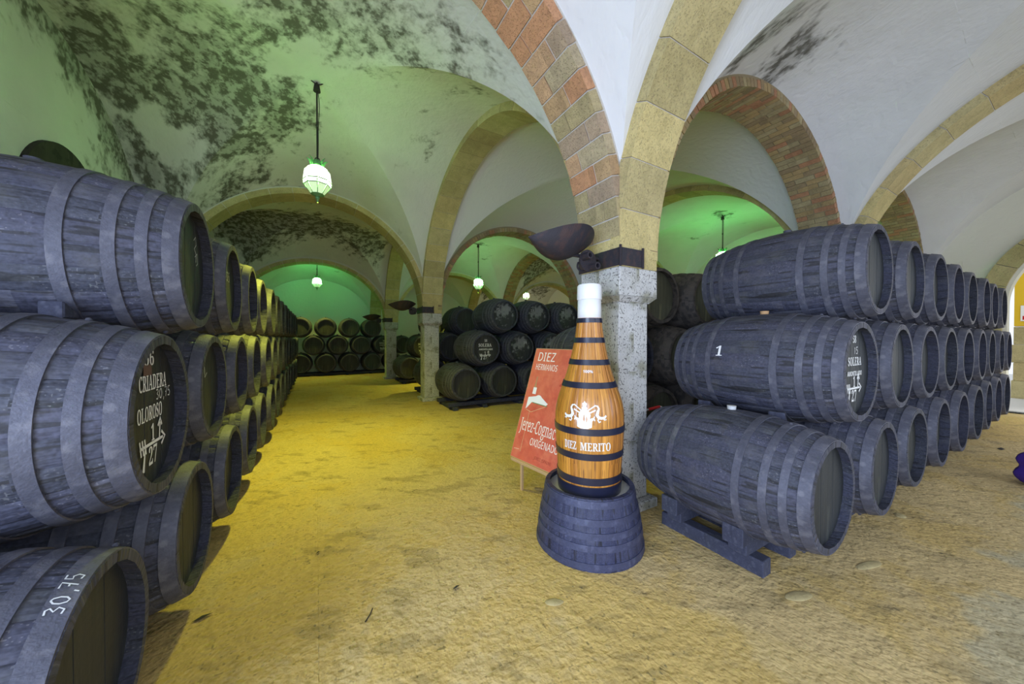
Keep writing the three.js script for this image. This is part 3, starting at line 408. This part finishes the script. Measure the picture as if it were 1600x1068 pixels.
{
  const y0 = .4325, k = 2.8 / 530, P = [[775, 46.5], [742, 48], [730, 48.6], [705, 50], [680, 51.8], [655, 52.6], [640, 52.2], [625, 49.6], [612, 45.5], [597, 40], [580, 34.5], [563, 29.6], [545, 25.6], [530, 22.6], [510, 19.8], [497, 18.6]].map(([p, w]) => [1.65 - (p - 528.5) * k, w * k]);
  P[0][0] = y0; const fn = y => { if (y <= P[0][0]) return P[0][1]; for (let q = 1; q < P.length; q++) if (y <= P[q][0]) { const t = (y - P[q - 1][0]) / (P[q][0] - P[q - 1][0]); return P[q - 1][1] + (P[q][1] - P[q - 1][1]) * t; } return P[P.length - 1][1]; };
  const sm = y => (fn(y - .02) + 2 * fn(y) + fn(y + .02)) / 4, top = P[P.length - 1][0];
  const g = thing('giant_bottle', 'giant bottle of golden wooden staves with dark hoops and white cap', 'bottle', TR, 0, TD), n = 26;
  for (let q = 0; q < n; q++) { const s = staveShell(sm, y0, top, 2 * Math.PI * q / n, 2 * Math.PI * (q + 1) / n, 34, .02, .0022); s.rotateX(-Math.PI / 2); part('stave', s, golds[(q * 7 + (q >> 2)) % 4], g); }
  const band = (pc, w) => { const y = 1.65 - (pc - 528.5) * k; const h = hoopGeo(sm, y - w / 2, y + w / 2, 80, .006); h.rotateX(-Math.PI / 2); part('hoop', h, navy, g); };
  for (const [pc, w] of [[501, .036], [531, .042], [564, .042], [597, .045], [662, .05], [698, .05], [734, .055]]) band(pc, w);
  { const h = hoopGeo(sm, y0, y0 + .09, 80, .008); h.rotateX(-Math.PI / 2); part('base_band', h, navy, g); }
  const capm = std({ color: RGB(.82, .82, .82), roughness: .4 });
  part('neck_sleeve', new THREE.LatheGeometry([[.0, top - .01], [.0955, top - .01], [.0945, 1.965], [.0, 1.965]].map(p => new THREE.Vector2(...p)), 48), capm, g, 'white neck sleeve');
  part('cap', toCreasedNormals(new THREE.LatheGeometry([[0, 1.966], [.097, 1.966], [.1, 1.972], [.098, 2.078], [.09, 2.09], [0, 2.092]].map(p => new THREE.Vector2(...p)), 48), .7), capm, g, 'white cap');
  const PSI = Math.atan2(-TR, TD) - .05;
  const on = (gg, y) => wrap(gg, (x, v) => { const yy = y + v, R = sm(yy) + .0035, a = PSI + x / R; return [R * Math.sin(a), yy, R * Math.cos(a)]; });
  const Y = p => 1.65 - (p - 528.5) * k;
  part('lettering', on(merge([fitW(text2d('DIEZ', .062), .105, -.135), fitW(text2d('MERITO', .062), .235, .065)]), Y(682.5)), white, g, 'white serif lettering');
  part('lettering', on(text2d('100%', .022, 'sans_bold'), Y(577)), white, g, 'tiny white lettering');
  // crest: crown on a shield between two scrolled supporters
  const em = [], S = (pts) => em.push(new THREE.ShapeGeometry(new THREE.Shape(pts.map(p => new THREE.Vector2(...p))), 6));
  S([[-.06, -.1], [-.03, -.112], [.0, -.114], [.03, -.112], [.06, -.1], [.062, -.05], [.085, -.03], [.07, -.02], [.045, -.03], [.05, .0], [.035, .03], [.02, .035], [.024, .055], [.014, .065], [.02, .09], [.006, .098], [0, .112], [-.006, .098], [-.02, .09], [-.014, .065], [-.024, .055], [-.02, .035], [-.035, .03], [-.05, .0], [-.045, -.03], [-.07, -.02], [-.085, -.03], [-.062, -.05]]);
  for (const m of [-1, 1]) {
    em.push(stroke2d([[.02, .03], [.05, .05], [.085, .075], [.105, .07], [.115, .05], [.108, .03], [.1, .0], [.115, -.02], [.14, -.025], [.165, -.02], [.178, -.005]].map(([a, b]) => [m * a, b]), [.01, .01, .011, .013, .016, .022, .026, .026, .022, .02, .014]));
    em.push(stroke2d([[.03, .01], [.06, .025], [.09, .04]].map(([a, b]) => [m * a, b]), .012)); em.push(stroke2d([[.12, -.02], [.108, -.04], [.118, -.058], [.132, -.05]].map(([a, b]) => [m * a, b]), .011)); em.push(stroke2d([[.08, -.01], [.075, -.03], [.085, -.045]].map(([a, b]) => [m * a, b]), .01)); em.push(stroke2d([[.15, -.022], [.165, -.04], [.18, -.035]].map(([a, b]) => [m * a, b]), .009));
  }
  part('emblem', on(at2d(merge(em), -.02, 0, .92), Y(637)), white, g, 'white crest with crown and two supporters');
  part('tap_hole', on(new THREE.CircleGeometry(.022, 20).translate(.12, 0, 0), Y(762)), std({ color: RGB(.05, .018, .008) }), g, 'dark tap hole');
}
// ---------------------------------------------------------------- poster on its easel
{
  const cv = document.createElement('canvas'); cv.width = 640; cv.height = 1024; const c = cv.getContext('2d');
  c.fillStyle = '#d9694f'; c.fillRect(0, 0, 640, 1024);
  const q = mulberry(9); for (let k = 0; k < 900; k++) { c.fillStyle = `rgba(${q() < .5 ? '190,70,60' : '228,140,110'},${.05 + .08 * q()})`; c.beginPath(); c.ellipse(q() * 640, q() * 1024, 20 + 60 * q(), 8 + 30 * q(), q() * 3, 0, 7); c.fill(); }
  c.fillStyle = 'rgba(170,40,30,.5)'; c.beginPath(); c.moveTo(640, 210); c.bezierCurveTo(520, 220, 430, 290, 400, 330); c.bezierCurveTo(470, 330, 520, 350, 470, 520); c.bezierCurveTo(440, 680, 560, 760, 640, 820); c.fill();
  c.strokeStyle = 'rgba(150,40,30,.6)'; c.lineWidth = 4; for (let k = 0; k < 5; k++) { c.beginPath(); c.moveTo(520 + k * 26, 300); c.bezierCurveTo(480 + k * 24, 450, 560 + k * 10, 600, 520 + k * 30, 800); c.stroke(); }
  c.fillStyle = '#f6ece2'; c.strokeStyle = '#f6ece2'; c.font = '116px sans-serif';
  const fit = (str, x, y, w, h, f) => { c.save(); c.font = '100px ' + f; const m = c.measureText(str).width; c.translate(x, y); c.scale(w / m, h / 72); c.fillText(str, 0, 0); c.restore(); };
  fit('DIEZ', 46, 118, 240, 84, 'sans-serif'); fit('HERMANOS', 48, 204, 290, 58, 'sans-serif');
  c.fillStyle = '#b98a62'; c.fillRect(100, 270, 16, 90); c.beginPath(); c.moveTo(92, 370); c.lineTo(100, 330); c.lineTo(116, 330); c.lineTo(126, 370); c.lineTo(126, 420); c.lineTo(92, 420); c.fill();
  c.fillStyle = '#f4f2ee'; c.fillRect(90, 372, 46, 62); c.beginPath(); c.moveTo(50, 470); c.lineTo(150, 450); c.quadraticCurveTo(190, 420, 230, 455); c.lineTo(320, 500); c.lineTo(300, 520); c.lineTo(110, 512); c.lineTo(70, 560); c.lineTo(48, 580); c.fill();
  c.strokeStyle = '#5f8a5a'; c.lineWidth = 7; c.beginPath(); c.moveTo(120, 512); c.lineTo(320, 522); c.stroke();
  c.strokeStyle = '#d9b98c'; c.lineWidth = 4; c.beginPath(); c.moveTo(300, 525); c.lineTo(130, 600); c.lineTo(60, 585); c.moveTo(110, 590); c.lineTo(112, 960); c.stroke();
  c.fillStyle = '#f6efe6'; fit('Jerez-Cognac', 34, 772, 452, 110, 'serif'); fit('OXIGENADO', 206, 876, 350, 60, 'sans-serif');
  c.fillStyle = '#8d2b22'; c.save(); c.translate(300, 976); c.font = '34px sans-serif'; c.fillText('JEREZ (SPAIN)', 0, 0); c.restore();
  c.strokeStyle = '#f1d9c4'; c.lineWidth = 3; c.beginPath(); c.moveTo(20, 950); c.lineTo(92, 944); c.stroke();
  const t = new THREE.CanvasTexture(cv); t.colorSpace = THREE.SRGBColorSpace;
  const W = .8, Hh = 1.275, tilt = Math.atan(.4 / 1.21);
  const g = thing('poster_easel', 'red advertising poster board on a wooden easel left of the giant bottle', 'poster', 1.955, 0, 2.935, -Math.PI / 2 + Math.atan2(.11, .79));
  // local: +z faces the viewer, x to the right
  const wood = std({ color: RGB(.55, .36, .17), bumpMap: rep(paintBump, 2), bumpScale: .002 });
  const tl = (gg) => { gg.translate(0, Hh / 2, 0); gg.rotateX(-tilt); gg.translate(0, .32, 0); return gg; };
  part('board', tl(box(W, Hh, .018, 0, 0, 0, .003)), wood, g, 'board with a pale wooden edge');
  part('poster', tl(new THREE.PlaneGeometry(W - .016, Hh - .016).translate(0, 0, .0105)), std({ map: t, roughness: .55 }), g, 'red printed poster');
  part('ledge', box(W * .92, .035, .05, 0, .305, .0, .006), wood, g);
  for (const x of [-.2, .2]) part('leg', box(.03, .32, .03, x, .16, 0, .004), wood, g);
  part('back_leg', tube([[0, 1.3, -.38], [0, .65, -.42], [0, 0, -.46]], .014, 8), wood, g);
}
// ---------------------------------------------------------------- iron leaf-shaped pans on the pillars
function leafPan(r, d, label) {                                       // origin on the left face of the impost
  const g = thing('iron_pan', label, 'iron pan', r, 2.31, d, 0, 'leaf-shaped iron pans on pillar brackets');
  const N = 26, M = 10, pos = [], idx = [], uv = []; const Lh = .36;
  for (const inn of [0, 1]) for (let a = 0; a <= N; a++) { const t = a / N, w = .26 * Math.pow(Math.sin(Math.PI * Math.pow(t, 1.25)), .85), dep = (.16 - inn * .008) * Math.pow(Math.sin(Math.PI * Math.pow(t, 1.1)), .9); for (let b = 0; b <= M; b++) { const e = -1 + 2 * b / M; pos.push(-.82 + 2 * Lh * t, .235 - dep * (1 - e * e) + .075 * e * Math.sin(Math.PI * t) + .05 * (t - .6), w * e * (inn ? .97 : 1)); uv.push(t * .6, b / M * .3); } }
  const base = (N + 1) * (M + 1); for (const o of [0, base]) for (let a = 0; a < N; a++) for (let b = 0; b < M; b++) { const k = o + a * (M + 1) + b; idx.push(k, k + M + 1, k + 1, k + 1, k + M + 1, k + M + 2); }
  for (let a = 0; a < N; a++) for (const b of [0, M]) { const k = a * (M + 1) + b; idx.push(k, k + base, k + M + 1, k + M + 1, k + base, k + base + M + 1); }
  part('pan', geoFrom(pos, idx, uv), iron, g, 'leaf-shaped beaten iron pan');
  part('arm', box(.46, .028, .03, -.22, .11, 0, .004), iron, g);
  part('collar', merge([box(.012, .16, .56, -.008, .085, 0, .002), box(.3, .16, .012, .14, .085, .274, .002)]), iron, g, 'rusty iron strap round the impost');
  for (const [x, z] of [[-.012, .278], [.28, .284]]) part('bolt', new THREE.CylinderGeometry(.012, .012, .19, 10).translate(x, .09, z), iron, g);
  part('plate', new THREE.CylinderGeometry(.1, .1, .012, 28).rotateX(Math.PI / 2).translate(-.2, .06, .06), iron, g);
  for (const [x, y] of [[-.26, .085], [-.17, -.0]]) part('curl', toCreasedNormals(new THREE.LatheGeometry([[.02, -.05], [.034, -.05], [.034, .05], [.02, .05], [.02, -.05]].map(p => new THREE.Vector2(...p)), 20).rotateX(Math.PI / 2).translate(x, y, .11), .6), iron, g);
  part('scroll', tube([[-.1, .14, 0], [-.16, .02, 0], [-.22, -.03, 0], [-.27, .0, 0], [-.26, .05, 0], [-.23, .04, 0]], .009, 8, 30), iron, g);
}
leafPan(RL[1] - HALF, DL[1], 'large leaf-shaped iron pan on the nearest pillar above the giant bottle');
leafPan(RL[1] - HALF, DL[2], 'leaf-shaped iron pan on the second pillar');
leafPan(RL[1] - HALF, DL[3], 'leaf-shaped iron pan on the third, farthest pillar');

// ---------------------------------------------------------------- lanterns, each with its own light and an added spot for the floor
const lampBlack = std({ color: RGB(.03, .028, .025), roughness: .6, metalness: .3 });
const lampGreen = std({ color: RGB(.12, .3, .12), roughness: .5 });
function glow(rgb, e) { return new THREE.MeshStandardMaterial({ color: RGB(.8, .85, .75), emissive: RGB(...rgb), emissiveIntensity: e, roughness: .4, side: THREE.DoubleSide }); }
function lantern(r, d, yTop, yBody, rgb, power, label, dp = 1.3, down = .1) {              // origin at the hook; yBody is the height of the middle of the glass
  const g = thing('hanging_lantern', label, 'lantern', r, yTop, d, 0, 'glowing glass lanterns under the vaults'), y0 = yBody - yTop;
  const bright = glow([.85 + .3 * rgb[0], 1.2, .75 + .3 * rgb[2]], 1.6), dim = glow([.3 + .2 * rgb[0], .62, .2 + .2 * rgb[2]], .9);
  const ring = [[.085, .215], [.165, .15], [.185, .0], [.172, -.06], [.085, -.185]];
  for (let k = 0; k < 8; k++) { const a0 = 2 * Math.PI * (k + .06) / 8, a1 = 2 * Math.PI * (k + .94) / 8; for (let q = 0; q < 4; q++) { const [ra, ya] = ring[q], [rb, yb] = ring[q + 1]; const v = [[a0, ra, ya], [a1, ra, ya], [a1, rb, yb], [a0, rb, yb]].flatMap(([a, R, y]) => [R * Math.cos(a), y0 + y, R * Math.sin(a)]); part('glass_pane', geoFrom(v, [0, 1, 2, 0, 2, 3]), q < 3 ? bright : dim, g); } }
  const fr = []; for (const [R, y] of ring.slice(2)) fr.push(new THREE.TorusGeometry(R, .007, 6, 8).rotateX(Math.PI / 2).rotateY(0).translate(0, y0 + y, 0)); for (let k = 0; k < 8; k++) { const a = 2 * Math.PI * k / 8; fr.push(tube([[.172 * Math.cos(a), y0 - .06, .172 * Math.sin(a)], [.085 * Math.cos(a), y0 - .185, .085 * Math.sin(a)]], .006, 5, 3)); }
  part('frame', merge(fr), lampGreen, g, 'green metal frame');
  const lf = []; for (let k = 0; k < 8; k++) { const a = 2 * Math.PI * k / 8; lf.push(wrap(stroke2d([[0, .2], [.05, .26], [.08, .3], [.12, .33]], [.05, .045, .03, .004]), (x, y) => [0, 0, 0]) && stroke2d([[.06, .21], [.075, .26], [.1, .3], [.14, .325]], [.05, .045, .03, .004]).rotateY(a).translate(0, y0, 0)); }
  part('leaf_crown', merge(lf.concat([new THREE.CylinderGeometry(.05, .08, .1, 12).translate(0, y0 + .255, 0)])), lampGreen, g, 'green leaf crown');
  part('finial', merge([new THREE.CylinderGeometry(.085, .03, .03, 8).translate(0, y0 - .2, 0), new THREE.CylinderGeometry(.022, .008, .1, 8).translate(0, y0 - .26, 0), new THREE.SphereGeometry(.03, 10, 8).translate(0, y0 - .235, 0)]), lampGreen, g);
  const rt = y0 + .3; part('rod', merge([new THREE.CylinderGeometry(.011, .011, -rt - .12, 8).translate(0, (rt - .12) / 2, 0), new THREE.SphereGeometry(.022, 10, 8).translate(0, rt * .55, 0), new THREE.TorusGeometry(.028, .007, 6, 14).translate(0, rt + .02, 0)]), lampBlack, g);
  part('cable', tube([[.01, -.1, .012], [.03, rt * .3, .014], [.016, rt * .55, .014], [.014, rt * .8, .013], [.01, rt, .012]], .005, 6, 24), lampBlack, g);
  part('hook', merge([new THREE.CylinderGeometry(.035, .05, .09, 10).translate(0, -.085, 0), new THREE.CylinderGeometry(.012, .012, .12, 8).translate(0, -.03, 0), tube([[-.08, .01, 0], [-.03, -.03, .02], [.04, -.02, 0], [.09, .01, .02]], .008, 6, 16)]), lampBlack, g);
  const l = new THREE.PointLight(RGB(...rgb), power, 0, 2); l.name = 'lantern_light'; l.position.set(0, y0 + .04, 0); l.castShadow = true; l.shadow.radius = 6; g.add(l);
  const sp = new THREE.SpotLight(RGB(.98, 1, down), power * dp, 0, 1.25, 1, 2); sp.name = 'added_floor_spot'; sp.position.set(0, y0 - .3, 0); sp.target.position.set(0, y0 - 4, 0); sp.castShadow = true; sp.shadow.radius = 5; g.add(sp, sp.target); sp.target.name = 'light_target';  // the yellowish spot is added below the glass to brighten floor and barrels
  return g;
}
const GREEN = [.44, 1, .28], DEEP = [.13, 1, .22];
const mid = (a, k) => (a[k] + a[k + 1]) / 2;
lantern(.02, mid(DL, 1), 5.38, 3.94, GREEN, 29, 'nearest glowing lantern hanging in the left aisle vault');
lantern(.02, 16.6, 4.93, 4.0, DEEP, 30, 'small far lantern in the green bay at the end of the left aisle', .45, .16);
lantern(mid(RL, 1) + .02, mid(DL, 2), 5.24, 3.7, [.25, 1, .36], 32, 'green lantern seen beyond the nearest pillar, above the chalky barrels');
lantern(mid(RL, 2), mid(DL, 1), 5.37, 4.05, DEEP, 40, 'lantern in the bright green bay above the right-hand barrels', .4, .16);
lantern(mid(RL, 2), mid(DL, 3), 4.94, 4.1, [1, .96, .85], 12, 'farthest white glowing lantern seen through the inner arches');

// ---------------------------------------------------------------- the right-hand doorway and what stands outside it
{
  const g = thing('doorway_arch', 'stone arch surround of the doorway at the far right', 'doorway', 13.26, 0, DOOR.c, Math.PI / 2), n = 13, A = { at: (s, o = 0) => [(DOOR.R + o) * Math.cos(s), DOOR.y + (DOOR.R + o) * Math.sin(s)] };
  // local x runs along d here (turned a quarter)
  for (let k = 0; k < n; k++) part('voussoir', archPiece(A, Math.PI * k / n + .003, Math.PI * (k + 1) / n - .003, .06, .38, -.05, .03, 3), stones[4 - k % 2 * 3], g);
  for (const s of [-1, 1]) for (let k = 0; k < 5; k++) part('jamb_stone', box(.32, DOOR.y / 5 - .008, .08, s * (DOOR.R + .22), DOOR.y / 5 * (k + .5), -.01, .006), stones[(k + 2) % 5], g);
}
solo('yellow_wall', box(.3, 2.6, 5.2, 16.7, 3.28, 1.4, .01), std({ color: RGB(.78, .5, .02), roughness: .8 }), 'bright yellow wall outside the right-hand doorway', 'wall');
{ const g = thing('stone_dado', 'stone block base of the yellow wall outside the doorway', 'wall', 16.68, 0, -1.4); for (let c = 0; c < 4; c++) for (let k = 0; k < 6; k++) part('stone', box(.36, .485, .86, 0, .01 + .49 * (c + .5), -2.2 + .87 * k + (c % 2 ? .03 : 0), .01), stones[(c * 3 + k) % 5], g); }
{
  const cv = document.createElement('canvas'); cv.width = 256; cv.height = 320; const c = cv.getContext('2d'); c.fillStyle = '#f4f1ea'; c.fillRect(0, 0, 256, 320); c.strokeStyle = '#c8231c'; c.lineWidth = 22; c.beginPath(); c.arc(128, 110, 76, 0, 7); c.stroke(); c.fillStyle = '#222'; c.fillRect(80, 100, 96, 20); c.beginPath(); c.moveTo(74, 56); c.lineTo(182, 164); c.stroke(); c.fillStyle = '#c8231c'; c.fillRect(20, 216, 216, 84);
  const t = new THREE.CanvasTexture(cv); t.colorSpace = THREE.SRGBColorSpace; const g = thing('warning_sign', 'small white and red prohibition sign on the yellow wall', 'sign', 16.53, 2.33, .93, -Math.PI / 2); part('panel', box(.34, .42, .012, 0, 0, 0, .002), white, g); part('print', new THREE.PlaneGeometry(.33, .41).translate(0, 0, .0075), std({ map: t }), g);
}
// ---------------------------------------------------------------- small things
{ const g = new THREE.CylinderGeometry(.75, .75, .05, 56); g.rotateZ(Math.PI / 2); const m = solo('dark_disc', uvBox(g), std({ map: rep(brownTex, 1), color: RGB(.45, .5, .5) }), 'dark round disc on the left wall above the barrels', 'panel'); m.position.set(-2.632, 3.2, -6.27); }  // thin disc set on the wall for a dark round shape of unknown kind
{ // handle of a hand truck behind the first right-hand barrel
  const g = thing('hand_truck', 'red and white bent handle of a hand truck beside the nearest pillar', 'hand truck', 3.42, 0, 2.5);
  part('post', tube([[.0, 0, 0], [.0, .45, 0], [0, .8, 0], [-.01, .86, 0], [-.05, .875, 0]], .014, 8, 30), std({ color: RGB(.7, .7, .7), roughness: .5 }), g);
  part('grip', tube([[-.05, .875, 0], [-.16, .868, 0], [-.24, .862, 0]], .0165, 8, 12), std({ color: RGB(.55, .03, .03), roughness: .5 }), g, 'red grip');
  part('bar', tube([[-.24, .862, 0], [-.34, .855, 0], [-.42, .85, 0]], .012, 8, 12), std({ color: RGB(.35, .35, .33), roughness: .5 }), g);
}
{ // purple bag cut by the right edge of the picture
  const s = new THREE.SphereGeometry(.22, 28, 20), p = s.attributes.position; for (let k = 0; k < p.count; k++) { const x = p.getX(k), y = p.getY(k), z = p.getZ(k), w = 1 - .28 * Math.exp(-((y - .02) ** 2) / .004) + .05 * Math.sin(9 * Math.atan2(z, x)); p.setXYZ(k, x * w, Math.max(y, -.17) * .98, z * w); } s.computeVertexNormals();
  const g = thing('cloth_bag', 'purple cloth bag on the floor at the right edge of the picture', 'bag', 7.02, .005, .3); part('bag', s.translate(0, .17, 0), std({ color: RGB(.06, .02, .28), roughness: .9 }), g); part('strap', tube([[-.05, .36, 0], [-.04, .42, .02], [.04, .42, .02], [.05, .36, 0]], .012, 8, 16), std({ color: RGB(.04, .015, .2) }), g);
}
const floorPt = (px, py) => { const zc = 1.65 * 530 / (py - 528.5), xc = (px - 800) / 530 * zc, c = Math.cos(YAW), s = Math.sin(YAW); return [zc * s + xc * c, zc * c - xc * s]; };
function pebble(r, d, sx, sy, sz, turn, label, m = std({ map: stoneTex, color: RGB(.72, .68, .62) })) { const g = new THREE.IcosahedronGeometry(1, 3), p = g.attributes.position; const q = rr(0, 9); for (let k = 0; k < p.count; k++) { const n = 1 + .25 * (fbm(p.getX(k) * .2 + q + 2, p.getZ(k) * .2 + p.getY(k) * .15 + 2, 8, 3, 290) - .5); p.setXYZ(k, p.getX(k) * sx * n, p.getY(k) * sy * n, p.getZ(k) * sz * n); } const o = solo('stone', uvBox(mergeVertices(g)), m, label, 'stone', 'stones bedded in the sandy floor'); o.geometry.computeVertexNormals(); o.position.set(r, floorY(r, d) - sy * .1, -d); o.rotation.y = turn; return o; }
for (const [px, py, sx, sz, t, l] of [[1362, 884, .13, .035, -.25, 'long pale stone bedded in the floor in front of the second right-hand barrel'], [1252, 932, .1, .04, -.3, 'flat stone bedded in the floor right of the timber stand'], [866, 942, .06, .03, -.5, 'small stone in the sand below the dark tub'], [1410, 806, .06, .04, .2, 'small broken stone beside the third right-hand barrel']]) { const [r, d] = floorPt(px, py); pebble(r, d, sx, .012, sz, t, l); }
for (const [px, py, len, a, l] of [[312, 971, .05, .3, 'dark dead leaf on the sand beside the left barrels'], [575, 965, .05, 1.0, 'thin dark twig lying on the sand, bottom centre'], [712, 922, .03, .2, 'small dark leaf scrap on the pale sand left of the tub'], [495, 866, .02, .5, 'tiny black scrap on the yellow sand'], [1567, 702, .1, .1, 'brown dead leaf on the floor at the far right']]) { const [r, d] = floorPt(px, py); const y = floorY(r, d); const o = solo(l.includes('twig') ? 'twig' : 'dead_leaf', l.includes('twig') ? tube([[-len, .004, 0], [0, .007, .004], [len, .004, -.003]], .003, 6) : geoFrom([-len, .006, 0, -len * .2, .012, len * .35, len, .008, 0, -len * .1, .004, -len * .35, 0, .018, 0], [0, 1, 4, 1, 2, 4, 2, 3, 4, 3, 0, 4]), std({ color: RGB(.03, .025, .02) }), l, l.includes('twig') ? 'twig' : 'leaf'); o.position.set(r, y, -d); o.rotation.y = a; }

scene.traverse(o => { if (o.isMesh) o.castShadow = o.receiveShadow = true; });
renderer.render(scene, camera);
